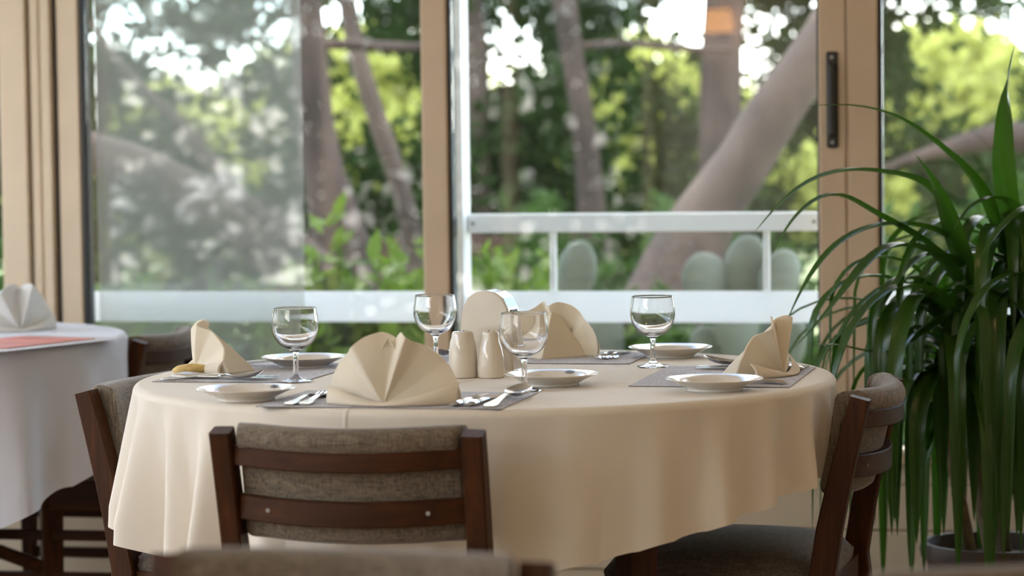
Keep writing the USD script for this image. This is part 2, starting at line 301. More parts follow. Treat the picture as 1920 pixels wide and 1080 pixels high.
# ------------------------------------------------------------------ chairs
def curve_x(w, bow, n=13):
    """points across the back, bowed backwards (-y) in the middle."""
    x = np.linspace(-w, w, n); return x, -bow * (1 - (x / w) ** 2)
def make_chair(label, x, y, rotz, group='walnut dining chairs with grey upholstery'):
    t = thing('dining_chair', label, 'chair', (x, y, 0), rotz, group)
    lean = lambda z: -0.182 - 0.072 * max(0, (z - 0.40) / 0.33) ** 1.25
    for s in (-1, 1):
        zz = np.array([0.0, 0.2, 0.40, 0.50, 0.58, 0.66, 0.730])
        P = np.array([(s * (0.192 + 0.012 * (z / 0.73)), (-0.182 - 0.05 * max(0, 1 - z / 0.4)) if z < 0.4 else lean(z), z) for z in zz])
        part(t, 'back_leg', bar(P, 0.034, [0.036, 0.042, 0.046, 0.044, 0.041, 0.038, 0.034], c=0.003), 'wood_upright', False)
        part(t, 'front_leg', bar([(s * 0.19, 0.19, 0), (s * 0.19, 0.19, 0.40)], [0.030, 0.038], [0.030, 0.038], c=0.003), 'wood_upright', False)
        part(t, 'side_rail', bar([(s * 0.192, -0.165, 0.365), (s * 0.192, 0.175, 0.365)], 0.022, 0.07, c=0.002), 'wood_depth', False)
        for z in (0.27, 0.17):
            part(t, 'stretcher', bar([(s * 0.191, -0.18, z), (s * 0.19, 0.18, z)], 0.018, 0.024, c=0.002), 'wood_depth', False)
    part(t, 'front_rail', bar([(-0.175, 0.192, 0.365), (0.175, 0.192, 0.365)], 0.07, 0.022, side=(0, 0, 1), c=0.002), 'wood_cross', False)
    part(t, 'rear_rail', bar([(-0.175, -0.18, 0.365), (0.175, -0.18, 0.365)], 0.07, 0.022, side=(0, 0, 1), c=0.002), 'wood_cross', False)
    # seat cushion, softly domed
    g = np.linspace(-1, 1, 21); A, B = np.meshgrid(g, g, indexing='ij')
    sup = lambda a, b: a * np.sqrt(np.maximum(0, 1 - 0.12 * b ** 4))
    X, Y = sup(A, B) * (0.215 - 0.012 * (1 - B) / 2), sup(B, A) * 0.205 + 0.015
    dome_ = (1 - np.abs(A) ** 5) * (1 - np.abs(B) ** 5)
    top = np.stack([X, Y, 0.412 + 0.038 * dome_ ** 0.5 + 0.012 * (1 - A ** 2) * (1 - B ** 2)], -1); bot = np.stack([X * 0.985, Y * 0.985, 0.398 + 0 * X], -1)
    part(t, 'seat', slab(top, bot), 'seat_fabric', 60)
    # two curved back rails with dowel screws
    for zc, h, b in ((0.6905, 0.031, 0.046), (0.607, 0.040, 0.046)):
        xs, ys = curve_x(0.190, b)
        r_ = part(t, 'back_rail', bar(np.stack([xs, lean(zc) + 0.002 + ys, zc - 0.006 * (1 - (xs / 0.19) ** 2)], 1), h, 0.017, side=(0, 0, 1), c=0.002), 'wood_cross', 40)
        if zc < 0.65:
            for xx in (-0.13, 0.13):
                part(r_, 'screw', xf(trimesh.creation.cylinder(0.0035, 0.003, sections=12), (xx, lean(zc) - 0.0065 - b * (1 - (xx / 0.19) ** 2), zc - 0.003), rx=math.pi / 2), 'screw', False)
    # padded back: a slab with a rolled top edge, curved with the rails
    from shapely.geometry import Polygon, Point, LineString
    zs = np.linspace(0.572, 0.724, 9); ctr = LineString([(lean(z) + 0.031, z) for z in zs])
    sec = ctr.buffer(0.0165).union(Point(lean(0.722) + 0.020, 0.721).buffer(0.0225)).buffer(-0.004).buffer(0.004).exterior
    K = 44; sp = np.array([sec.interpolate(q, normalized=True).coords[0] for q in np.linspace(0, 1, K, endpoint=False)]); cen = sp.mean(0)
    xs, ys = curve_x(0.184, 0.046, 29); cols = []
    for q, (x_, y_) in enumerate(zip(xs, ys)):
        e = min(q, 28 - q); f = (0.55, 0.86, 0.96, 1.0)[min(e, 3)]; xx = np.sign(x_) * (abs(x_) if e > 2 else 0.184 - (0.0, 0.0035, 0.010)[e])
        w = cen + (sp - cen) * np.array([f, 1 - (1 - f) * 0.12]); w2 = w.copy()
        cols.append(np.stack([0 * w[:, 0] + xx, w[:, 0] + y_, w[:, 1] - 0.006 * (1 - (x_ / 0.19) ** 2)], 1))
    Pc = np.array(cols).transpose(1, 0, 2); body_ = grid(Pc, closed_u=True); nV = len(body_.vertices); m_ = 29
    capv = np.array([Pc[:, 0].mean(0), Pc[:, -1].mean(0)]); kk = np.arange(K); F0 = np.stack([kk * m_, ((kk + 1) % K) * m_, np.full(K, nV)], 1); F1 = np.stack([((kk + 1) % K) * m_ + m_ - 1, kk * m_ + m_ - 1, np.full(K, nV + 1)], 1)
    pd = trimesh.Trimesh(np.vstack([body_.vertices, capv]), np.vstack([body_.faces, F0, F1]), process=False); pd.fix_normals()
    part(t, 'back_pad', pd, 'chair_fabric', 70)
    return t
make_chair('dark wood dining chair seen from behind at the front of the cream round table', -0.204, 4.308, -13)
make_chair('dark wood dining chair at the left end of the cream table, beside the white cloth', -0.478, 4.915, -110)
make_chair('dark wood dining chair by the window, turned to the table with the white cloth', -1.075, 6.34, 78.5)
make_chair('dark wood dining chair at the right end of the cream table, before the plant', 0.412, 4.766, 73.7)
make_chair('blurred foreground dining chair, its back top showing at the bottom middle of the picture', -0.233, 2.535, 167)
make_chair('blurred dining chair in the bottom right corner, only its top edge showing', 0.560, 2.365, 186)

# ------------------------------------------------------------------ tables and tablecloths
def make_table(label, x, y, r, a0, rho):
    t = thing('round_table', label, 'table', (x, y, 0))
    part(t, 'tabletop', lathe([(0, 0.722), (r - 0.012, 0.722), (r - 0.008, 0.726), (r - 0.008, 0.742), (r - 0.012, 0.747), (0, 0.747)], 72), 'wood_cross')
    L = [np.array([math.cos(math.radians(a0 + 90 * k)), math.sin(math.radians(a0 + 90 * k))]) * rho for k in range(4)]
    for k, p in enumerate(L):
        part(t, 'leg', bar([(p[0], p[1], 0), (p[0], p[1], 0.70)], [0.045, 0.058], [0.045, 0.058], side=(p[0], p[1], 0), c=0.004), 'wood_upright', False)
        q = L[(k + 1) % 4]; d = (q - p) / np.linalg.norm(q - p)
        part(t, 'apron', bar([(*(p + d * 0.028), 0.675), (*(q - d * 0.028), 0.675)], 0.09, 0.022, side=(0, 0, 1), c=0.002), 'wood_cross', False)
    for k in (0, 1):
        p, q = L[k] * 0.96, L[k + 2] * 0.96; z = 0.36 + 0.032 * k
        part(t, 'cross_brace', bar([(*p, z - 0.17), (*(p * 0.05), z)], 0.03, 0.04, side=(0, 0, 1), c=0.003), 'wood_cross', False)
        part(t, 'cross_brace', bar([(*q, z - 0.17), (*(q * 0.05), z)], 0.03, 0.04, side=(0, 0, 1), c=0.003), 'wood_cross', False)
    return t
def cloth_mesh(cx, cy, R, zt, over, amp, freq, press, seed):
    n = 900; th = np.linspace(0, 2 * np.pi, n, endpoint=False); rg = np.random.default_rng(seed)
    ph = np.cumsum(0.75 + 0.5 * meshkit.noise(np.stack([np.cos(th) * 3 + 7, np.sin(th) * 3 + 9, 0 * th + seed], 1))); ph = ph / ph[-1] * 2 * np.pi
    wv = np.sin(ph * freq + rg.uniform(0, 6)); wv = np.sign(wv) * np.abs(wv) ** 0.9 * (1 + 0.35 * wv)
    wv2 = np.sin(ph * (freq * 0.43 // 1) + 1.3)
    wv = wv * (0.55 + 0.9 * meshkit.noise(np.stack([np.cos(th) * 4, np.sin(th) * 4, 0 * th + 31 + seed], 1)))
    ov, am, pr = over(th), amp(th), press(th)
    rows = []
    for r in np.linspace(0, R - 0.014, 14): rows.append((np.full(n, r), np.full(n, zt)))
    for a in np.linspace(0.15, 1, 6) * np.pi / 2: rows.append((R - 0.014 + 0.014 * math.sin(a) + 0 * th, zt - 0.014 * (1 - math.cos(a)) + 0 * th))
    for t in np.linspace(0, 1, 31)[1:]:
        s = t * ov
        flare = 0.05 * s * (1 - pr)
        rows.append((R + flare + am * (wv + 0.4 * wv2 - 0.75) * np.minimum(1, t * 1.2) ** 0.95 * (1 - 0.85 * pr), zt - 0.014 - s * (1 - 0.02 * am / 0.02 * np.abs(wv) * t)))
    P = np.stack([np.stack([cx + r * np.cos(th), cy + r * np.sin(th), z], 1) for r, z in rows], 1)
    m = grid(P, closed_u=True); m.invert(); return m
TC, TR = (-0.052, 4.79), 0.640
make_table('round wooden table hidden under the cream tablecloth', TC[0], TC[1], 0.64, -56, 0.46)
bump_ = lambda th, c, w: np.exp(-(((th - math.radians(c) + np.pi) % (2 * np.pi) - np.pi) / math.radians(w)) ** 2)
cm = cloth_mesh(TC[0], TC[1], TR, 0.7515, lambda t: 0.195 + 0.09 * np.cos(t - math.radians(233)) - 0.025 * bump_(t, 320, 40), lambda t: 0.007 + 0.040 * bump_(t, 203, 36) + 0.009 * bump_(t, 325, 35), 31, lambda t: np.maximum(0.95 * bump_(t, 253, 22), 0.5 * bump_(t, 285, 30)), 3)
single('tablecloth', cm, 'cloth_cream', 'cream linen tablecloth draped over the laid round table', 'tablecloth', 60)
LC, LR = (-1.492, 6.02), 0.60
make_table('round wooden table hidden under the white tablecloth at left', LC[0], LC[1], 0.588, 20, 0.42)
cm = cloth_mesh(LC[0], LC[1], LR, 0.7515, lambda t: 0.33 + 0.05 * np.cos(4 * (t - math.radians(300))), lambda t: 0.016 + 0.016 * bump_(t, 285, 50), 17, lambda t: 0.9 * bump_(t, 0, 30), 8)
single('tablecloth', cm, 'cloth_white', 'bluish white tablecloth on the table at the left edge of the picture', 'tablecloth', 60)

# ------------------------------------------------------------------ tableware
ZC = 0.7522
def mat_box(w, d): return rbox(-w / 2, w / 2, 0, d, 0, 0.0012, 0.0004)
def strip(sec, th, k=7):
    """sec: rows of (y, half width, z, hollow depth); a plate of metal with that outline."""
    sec = np.asarray(sec, float); a = np.linspace(-1, 1, k)
    top = np.stack([np.stack([a * w, 0 * a + y, z - c * (1 - a ** 2) ], 1) for y, w, z, c in sec]); bot = top.copy(); bot[..., 2] -= th
    bot[:, 1:-1, 2] -= 0.0003; m = slab(top, bot); m.fix_normals(); return m
def dense(sec, n): return spline(np.c_[np.asarray(sec)[:, :1], np.asarray(sec)[:, 1:3], np.asarray(sec)[:, 3:]], n)
HANDLE = [(0, 0.0075, 0.0035, 0), (0.006, 0.0100, 0.0040, 0), (0.03, 0.0085, 0.0055, 0), (0.07, 0.0045, 0.0080, 0), (0.105, 0.0030, 0.0100, 0), (0.125, 0.0032, 0.0085, 0)]
def fork(parent_label, loc, rz, group):
    t = thing('fork', parent_label, 'fork', loc, rz, group)
    part(t, 'handle', strip(dense(HANDLE, 18), 0.0022), 'steel', 50)
    head = [strip(dense([(0.123, 0.0032, 0.0086, 0), (0.134, 0.0095, 0.0050, 0.001), (0.146, 0.0118, 0.0030, 0.002), (0.152, 0.0118, 0.0028, 0.002)], 10), 0.0018)]
    part(t, 'head', head[0], 'steel', 50)
    for x in (-0.0102, -0.0034, 0.0034, 0.0102):
        part(t, 'tine', xf(strip([(0.150, 0.0017, 0.0030, 0), (0.17, 0.0014, 0.0030, 0), (0.19, 0.0012, 0.0062, 0), (0.196, 0.0006, 0.0085, 0)], 0.0016, 3), (x, 0, 0)), 'steel', 50)
def spoon(lab, loc, rz, group, lift=0.0):
    t = thing('spoon', lab, 'spoon', loc, rz, group)
    hz = lambda sec: [(y, w, z + lift * max(0, (y - 0.02) / 0.18), c) for y, w, z, c in sec]
    part(t, 'handle', strip(dense(hz(HANDLE), 18), 0.0022), 'steel', 50)
    b = [(0.122, 0.0032, 0.0088, 0), (0.131, 0.0100, 0.0078, 0.002), (0.145, 0.0185, 0.0068, 0.0062), (0.165, 0.0220, 0.0080, 0.0075), (0.183, 0.0175, 0.0105, 0.0060), (0.195, 0.0085, 0.0130, 0.002), (0.199, 0.0022, 0.0138, 0.0)]
    part(t, 'bowl', strip(dense(hz(b), 22), 0.0014, 13), 'steel', 60)
def knife(lab, loc, rz, group):
    t = thing('knife', lab, 'knife', loc, rz, group)
    hs = [(0, 0.0055, 0.006, 0), (0.008, 0.0085, 0.0085, 0), (0.05, 0.0078, 0.0090, 0), (0.088, 0.0062, 0.0085, 0), (0.094, 0.0062, 0.0080, 0)]
    S = dense(hs, 14); a = np.linspace(0, 2 * np.pi, 16, endpoint=False)
    P = np.stack([np.stack([w * np.cos(a), 0 * a + y, 0.0045 + (z - 0.0045) * np.sin(a)], 1) for y, w, z, c in S])
    g = grid(P.transpose(1, 0, 2), closed_u=True); caps = cat_([hull(P[0] + np.array([0, 0.0, 0])) if False else hull(np.vstack([P[0], P[0] + [0, 0.0006, 0]])), hull(np.vstack([P[-1], P[-1] - [0, 0.0006, 0]]))])
    m = cat_([g, caps]); part(t, 'handle', m, 'steel', 50)
    b = [(0.093, 0.005, 0.006, 0), (0.105, 0.0085, 0.0055, 0), (0.15, 0.0100, 0.005, 0), (0.185, 0.0085, 0.0045, 0), (0.203, 0.0025, 0.004, 0)]
    part(t, 'blade', strip(dense(b, 14), 0.0014), 'steel', 40)

OUT = np.array([(134, 0), (136, 20), (118, 66), (88, 100), (54, 119), (33, 136), (24, 131), (18, 122), (2, 132), (-10, 135), (-38, 127), (-71, 99), (-103, 68), (-115, 43), (-118, 0)], float)
def fan_napkin(name, label, loc, rz, sc=1.0, seed=0, material='napkin_cream', group='fan folded cloth napkins', flip=1):
    """A stand-up fan: pleated half disc in front, a folded cuff along its foot, and a triangular tail behind that props it."""
    t = thing(name, label, 'napkin', loc, rz, group); rg = np.random.default_rng(seed); k = sc / 1155.0
    ang = np.degrees(np.arctan2(OUT[:, 1], OUT[:, 0])); rad = np.hypot(OUT[:, 0], OUT[:, 1])
    a = np.linspace(0, 180, 91); r = np.linspace(0.02, 1, 22)
    R = np.interp(a, ang, rad) * k
    j = lambda s: rg.normal(0, s)
    pl = np.array([(0, 0.0), (14 + j(2), -0.016), (32 + j(3), -0.002), (58 + j(3), -0.006), (74 + j(2), -0.030), (82, 0.014), (90, 0.010), (106 + j(2), -0.010), (121 + j(2), -0.026), (134 + j(3), 0.000), (155, -0.006), (180, 0.004)])
    from scipy.ndimage import gaussian_filter1d
    d = gaussian_filter1d(np.interp(a, pl[:, 0], pl[:, 1]), 1.1)
    ar = np.radians(a)[:, None]; rr = r[None]
    X = flip * R[:, None] * rr * np.cos(ar); Z = R[:, None] * rr * np.sin(ar)
    Y = sc * (d[:, None] * rr ** 0.8 + 0.050 * np.cos(ar) ** 2 * rr ** 1.5 + 0.014 * rr * np.sin(ar)) - 0.012
    A = np.stack([X, Y, Z + 0.0012], -1); Bq = A + np.array([0, 0.006, 0]) * (1 - 0.5 * rr[..., None])
    m = slab(A, Bq) if flip > 0 else slab(Bq, A); m.fix_normals()
    part(t, 'fan_fold', m, material, 35)
    # cuff: the doubled hem at the foot
    xs = np.linspace(-0.100, 0.116, 31) * sc; s = xs / (0.116 * sc)
    hz = sc * (0.006 + 0.030 * np.abs(s) ** 1.3)
    yb = sc * (-0.034 + 0.048 * s ** 2) - 0.002
    lo = np.stack([flip * xs, yb, 0 * xs + 0.001], 1); hi = np.stack([flip * xs, yb + 0.012 * sc, hz], 1)
    rows = np.stack([lo + (hi - lo) * q + np.array([0, -0.006 * math.sin(q * math.pi), 0]) for q in np.linspace(0, 1, 7)], 1)
    c = slab(rows, rows + np.array([0, 0.004, 0])); c.fix_normals(); part(t, 'cuff', c, material, 45)
    # tail
    h = 0.104 * sc; q = np.linspace(0, 1, 13); w = np.linspace(-1, 1, 15); T = []
    for q_ in q:
        ridge = np.array([0.004 * flip, 0.002 + 0.115 * sc * q_, h * (1 - q_) ** 0.95 + 0.003]); hw = 0.078 * sc * (1 - q_) + 0.006
        row = []
        for w_ in w:
            fx = flip * hw * w_; z = ridge[2] * (1 - abs(w_)) ** 1.15 + 0.0012
            row.append((fx + 0.004, ridge[1] + 0.012 * abs(w_) * (1 - q_) , z + 0.0025 * math.sin(5 * w_ + seed) * (1 - q_) * (1 - abs(w_))))
        T.append(row)
    T = np.array(T); m = slab(T, T * np.array([0.96, 1, 1]) - np.array([0, 0.0, 0.0025])); m.fix_normals()
    part(t, 'tail_fold', m, material, 50)
    return t

GLASS = spline([(0.030, 0.0004, 0), (0.0302, 0.0016, 0), (0.027, 0.003, 0), (0.013, 0.0062, 0), (0.0065, 0.011, 0), (0.0050, 0.020, 0), (0.0046, 0.035, 0), (0.0049, 0.047, 0), (0.0065, 0.0545, 0), (0.0125, 0.059, 0), (0.024, 0.0645, 0), (0.0335, 0.0735, 0), (0.0400, 0.087, 0), (0.0424, 0.100, 0), (0.0418, 0.113, 0), (0.0400, 0.125, 0), (0.0388, 0.1335, 0)], 70)[:, :2]
_in = spline([(0.0378, 0.1335, 0), (0.0388, 0.125, 0), (0.0405, 0.113, 0), (0.0410, 0.100, 0), (0.0386, 0.0883, 0), (0.0320, 0.0760, 0), (0.0225, 0.0675, 0), (0.011, 0.0635, 0), (0.0, 0.0625, 0)], 50)[:, :2]
GPROF = np.vstack([[(0, 0.0004)], GLASS, [(0.0383, 0.1341)], _in]); GPROF[-1, 0] = 0; GPROF = np.maximum(GPROF, 0)
def wine_glass(label, x, y):
    t = thing('wine_glass', label, 'wine glass', (x, y, ZC), 0, 'empty wine glasses on the cream table')
    part(t, 'goblet', lathe(GPROF, 72), 'wine_glass', 60)
PPROF = [(0, 0.004), (0.030, 0.004), (0.042, 0.004), (0.044, 0.0), (0.048, 0.0), (0.0485, 0.004), (0.058, 0.009), (0.072, 0.0155), (0.0822, 0.0190), (0.0830, 0.0200), (0.0822, 0.0208), (0.071, 0.0182), (0.060, 0.0135), (0.052, 0.0085), (0.046, 0.0068), (0, 0.0064)]
def plate(label, x, y, emblem=None, z=ZC, rz=0):
    t = thing('side_plate', label, 'plate', (x, y, z), rz, 'side plates on the cream table')
    p_ = part(t, 'dish', lathe(PPROF, 72), 'porcelain', 40)
    if emblem is not None:
        an = math.radians(emblem); rr = 0.0665; zc = 0.0169
        ring = []
        g = np.linspace(0, 2 * np.pi, 25)
        n_ = np.array([-math.cos(an) * 0.36, -math.sin(an) * 0.36, 0.93]); e1 = np.array([-math.sin(an), math.cos(an), 0]); e2 = np.cross(n_, e1)
        c0 = np.array([math.cos(an) * rr, math.sin(an) * rr, zc]) + n_ * 0.0006
        for A_, B_, w in ((0.0088, 0.0056, 0.0007), (0.0066, 0.0036, 0.0004)):
            P = np.array([c0 + e1 * A_ * math.cos(q) + e2 * B_ * math.sin(q) for q in g]); ring.append(tube(P, w * 0.6, 5, False))
        for xo in (-0.0032, 0.0, 0.0032):
            P = np.array([c0 + e1 * (xo - 0.0012) - e2 * 0.0018, c0 + e1 * xo + e2 * 0.0020, c0 + e1 * (xo + 0.0012) - e2 * 0.0018]); ring.append(tube(P, 0.0004, 5))
        part(t, 'emblem', cat_(ring), 'print_blue', False, 'small dark oval printed emblem')

def setting(where, mid, rz, cut=((-0.152, 'fork'), (-0.128, 'fork'), (0.122, 'knife'), (0.146, 'knife'), (0.172, 'spoon'))):
    c, s = math.cos(math.radians(rz)), math.sin(math.radians(rz))
    w = lambda x, y, z=ZC: (mid[0] + c * x - s * y, mid[1] + s * x + c * y, z)
    single('placemat', xf(mat_box(0.41, 0.28), (mid[0], mid[1], ZC), math.radians(rz)), 'placemat', f'lavender grey woven placemat at the {where} place of the cream table', 'placemat', False, 'grey placemats')
    nf = {'fork': ['outer', 'inner'], 'knife': ['inner', 'outer'], 'spoon': ['']}; seen = {}
    for x, kd in cut:
        i = seen.get(kd, 0); seen[kd] = i + 1; which = nf[kd][i]
        lab = f'{which} steel {kd} at the {where} place of the cream table'.strip()
        loc = w(x + (0.01 if kd == 'spoon' else 0), 0.012 + (0.006 * i), ZC + 0.0012)
        if kd == 'fork': fork(lab, loc, rz + (2 if i else -1), 'steel forks')
        if kd == 'knife': knife(lab, loc, rz - 3 - 2 * i, 'steel knives')
        if kd == 'spoon': spoon(lab, loc, rz - 4, 'steel spoons', 0.008)
    return w
wf = setting('front', (-0.220, 4.199), -13)
fan_napkin('folded_napkin', 'cream fan napkin standing at the front of the cream table, above the near chair', wf(0.004, 0.040, ZC + 0.0014), -13, 1.0, 1)
wl_ = setting('left', (-0.610, 4.942), -103)
fan_napkin('folded_napkin', 'cream fan napkin at the left end of the cream table, tilted sideways to us', wl_(0.02, 0.030, ZC + 0.0014), -103 + 32, 0.84, 2)
wr = setting('right', (0.518, 4.663), 77)
fan_napkin('folded_napkin', 'cream fan napkin at the right end of the cream table, near the potted plant', wr(0.018, 0.050, ZC + 0.0014), 77 - 16, 0.90, 3)
wf2 = setting('far', (0.085, 5.312), 167)
fan_napkin('folded_napkin', 'pale fan napkin behind the ceramic caddy on the far side of the cream table', wf2(-0.02, 0.085, ZC + 0.0014), 167, 0.90, 4)

wine_glass('wine glass left of the front fan napkin', -0.391, 4.703)
wine_glass('wine glass just left of the ceramic napkin caddy', -0.149, 5.06)
wine_glass('wine glass in front of the ceramic napkin caddy, behind the front spoon', 0.019, 4.472)
wine_glass('wine glass at the right, in front of the back right plate', 0.264, 4.925)
plate('white side plate left of the front fan napkin, with a small oval emblem', -0.447, 4.372, 50)
plate('white side plate at the far left behind the left wine glass', -0.402, 5.03)
plate('white side plate in the middle, beside the front spoon, with an oval emblem', 0.067, 4.575, 60)
plate('white side plate at the back right behind the right wine glass', 0.311, 5.16)
plate('white side plate at the front right, left of the right napkin', 0.342, 4.440)

# ceramic caddy with paper napkins, salt and pepper
from shapely.geometry import Polygon
t = thing('napkin_caddy', 'arched cream ceramic napkin caddy in the middle of the cream table', 'napkin holder', (-0.040, 4.842, ZC), -20)
ar = [(-0.054, 0), (0.054, 0), (0.052, 0.04), (0.048, 0.100), (0.044, 0.122), (0.035, 0.140), (0.020, 0.1505), (0.0, 0.154), (-0.020, 0.1505), (-0.035, 0.140), (-0.044, 0.122), (-0.048, 0.100), (-0.052, 0.04)]
pg = Polygon(ar).buffer(-0.004).buffer(0.004)
def arch(pgon, d0, d1):
    m = trimesh.creation.extrude_polygon(pgon, d1 - d0, engine='earcut'); m.apply_transform(trimesh.transformations.rotation_matrix(math.pi / 2, [1, 0, 0])); m.apply_translation([0, d1, 0]); return m
body = cat_([arch(pg.buffer(-0.003), -0.030, -0.0285), arch(pg.buffer(-0.0012), -0.0285, -0.027), arch(pg, -0.027, 0.027), arch(pg.buffer(-0.0012), 0.027, 0.0285), arch(pg.buffer(-0.003), 0.0285, 0.030)])
part(t, 'body', body, 'porcelain_cream', 40)
part(t, 'base_rim', rbox(-0.060, 0.060, -0.034, 0.034, 0, 0.008, 0.003), 'porcelain_cream', 40)
part(t, 'slot', xf(rbox(0, 0.004, -0.017, 0.017, 0.022, 0.118, 0.001), (0.0485, 0, 0), ry=-0.045), 'gasket', False, 'dark slot in the end of the caddy')
part(t, 'paper_napkins', xf(cat_([rbox(0, 0.006, -0.015 + 0.003 * i, -0.0128 + 0.003 * i, 0.024, 0.114 - 0.002 * (i % 3), 0.0006) for i in range(10)]), (0.0505, 0, 0), ry=-0.045), 'paper', False, 'white paper napkins')
t = thing('salt_shaker', 'cream ceramic shaker at the left in front of the caddy', 'shaker', (-0.091, 4.755, ZC))
part(t, 'body', lathe([(0, 0), (0.0245, 0), (0.0262, 0.003), (0.0262, 0.02), (0.0255, 0.045), (0.0235, 0.062), (0.0205, 0.072), (0.0198, 0.080), (0.017, 0.0835), (0, 0.0845)]), 'porcelain_cream', 50)
part(t, 'pour_holes', cat_([xf(trimesh.creation.cylinder(0.0012, 0.0012, sections=8), (0.007 * math.cos(a), 0.007 * math.sin(a), 0.0842)) for a in np.arange(5) * 1.2566]), 'gasket', False)
t = thing('pepper_shaker', 'cream ceramic bottle shaped shaker with a narrow neck in front of the caddy', 'shaker', (-0.040, 4.743, ZC))
part(t, 'body', lathe([(0, 0), (0.0225, 0), (0.0245, 0.003), (0.0250, 0.018), (0.0240, 0.036), (0.0205, 0.054), (0.0160, 0.066), (0.0150, 0.076), (0.0152, 0.081), (0.0130, 0.0835), (0, 0.0845)]), 'porcelain_cream', 50)
part(t, 'pour_holes', cat_([xf(trimesh.creation.cylinder(0.0012, 0.0012, sections=8), (0.006 * math.cos(a), 0.006 * math.sin(a), 0.0842)) for a in np.arange(3) * 2.094]), 'gasket', False)
# things lying by the left place and on the left table
b = trimesh.creation.icosphere(3, 1.0); v = b.vertices.copy(); v *= (0.036, 0.024, 0.012); v *= 1 + 0.12 * (meshkit.noise(b.vertices * 2.5 + 9)[:, None] - 0.5); b.vertices = v
single('bread_roll', xf(b, (-0.598, 4.86, ZC + 0.011), 0.3), 'bread', 'small golden bread roll lying beside the left fan napkin', 'bread')
c, s = math.cos(0.35), math.sin(0.35)
single('placemat', xf(mat_box(0.42, 0.29), (-0.965, 5.69, ZC), math.radians(60)), 'placemat', 'grey placemat under the red menu on the white cloth', 'placemat', False)
single('menu_card', xf(rbox(-0.15, 0.15, 0.05, 0.26, 0.0, 0.002, 0.0005), (-0.965, 5.69, ZC + 0.0013), math.radians(60)), 'menu_red', 'red printed menu lying on the table with the white cloth', 'menu', False)
fan_napkin('folded_napkin', 'white cloth napkin folded loosely on the left table with the white cloth', (-1.165, 6.16, ZC), 40, 0.95, 9, 'napkin_white', None)

# ------------------------------------------------------------------ potted plant
leafy('strap_leaf', (0.040, 0.105, 0.014), (0.21, 0.35, 0.04), 0.38, 0.30, 0.6)
pot = thing('potted_plant', 'large potted plant with long arching strap leaves at the right by the window', 'plant', (1.045, 5.66, 0))
part(pot, 'pot', lathe([(0, 0), (0.11, 0), (0.12, 0.01), (0.145, 0.22), (0.150, 0.262), (0.162, 0.268), (0.165, 0.285), (0.160, 0.300), (0.148, 0.300), (0.144, 0.285), (0.140, 0.262), (0, 0.262)], 48), 'pot_clay')
part(pot, 'soil', lathe([(0, 0.275), (0.06, 0.272), (0.141, 0.264), (0.141, 0.255), (0, 0.255)], 40), 'soil')
PO = np.array([1.045, 5.66, 0])
rng = np.random.default_rng(11)
CR = [((0.02, 0.0, 0.26), (0.0, -0.02, 0.62), (0.02, -0.06, 0.97)), ((-0.06, -0.05, 0.26), (-0.11, -0.10, 0.5), (-0.13, -0.14, 0.80)), ((0.07, -0.03, 0.26), (0.13, -0.10, 0.45), (0.16, -0.16, 0.84)), ((0.0, 0.06, 0.26), (-0.03, 0.10, 0.5), (-0.04, 0.12, 0.74))]
for a in CR: part(pot, 'cane', tube(spline(a, 12), np.linspace(0.016, 0.011, 12), 9), 'cane', True)
def leaf_strip(P, W, fold=0.35, up_hint=(0, 0, 1)):
    """A strap leaf along P with half widths W and a shallow V fold; two sheets 0.6 mm apart."""
    P = np.asarray(P, float); T = np.gradient(P, axis=0); T /= np.linalg.norm(T, axis=1, keepdims=True)
    S = np.cross(T, np.asarray(up_hint, float)); S /= np.linalg.norm(S, axis=1, keepdims=True) + 1e-9
    for i in range(1, len(S)):
        if S[i] @ S[i - 1] < 0: S[i] = -S[i]
    Nn = np.cross(S, T); Nn[Nn[:, 2] < 0] *= 1
    W = np.asarray(W)[:, None]
    rows = np.stack([P + S * W * q + Nn * (W * fold * abs(q)) for q in (-1, -0.5, 0, 0.5, 1)], 1)
    return grid(rows)
def leaf_w(n, w): 
    t = np.linspace(0, 1, n); return w * np.minimum(1, 0.45 + 2.2 * t) * (1 - t ** 2.6) ** 0.9 + 0.0006
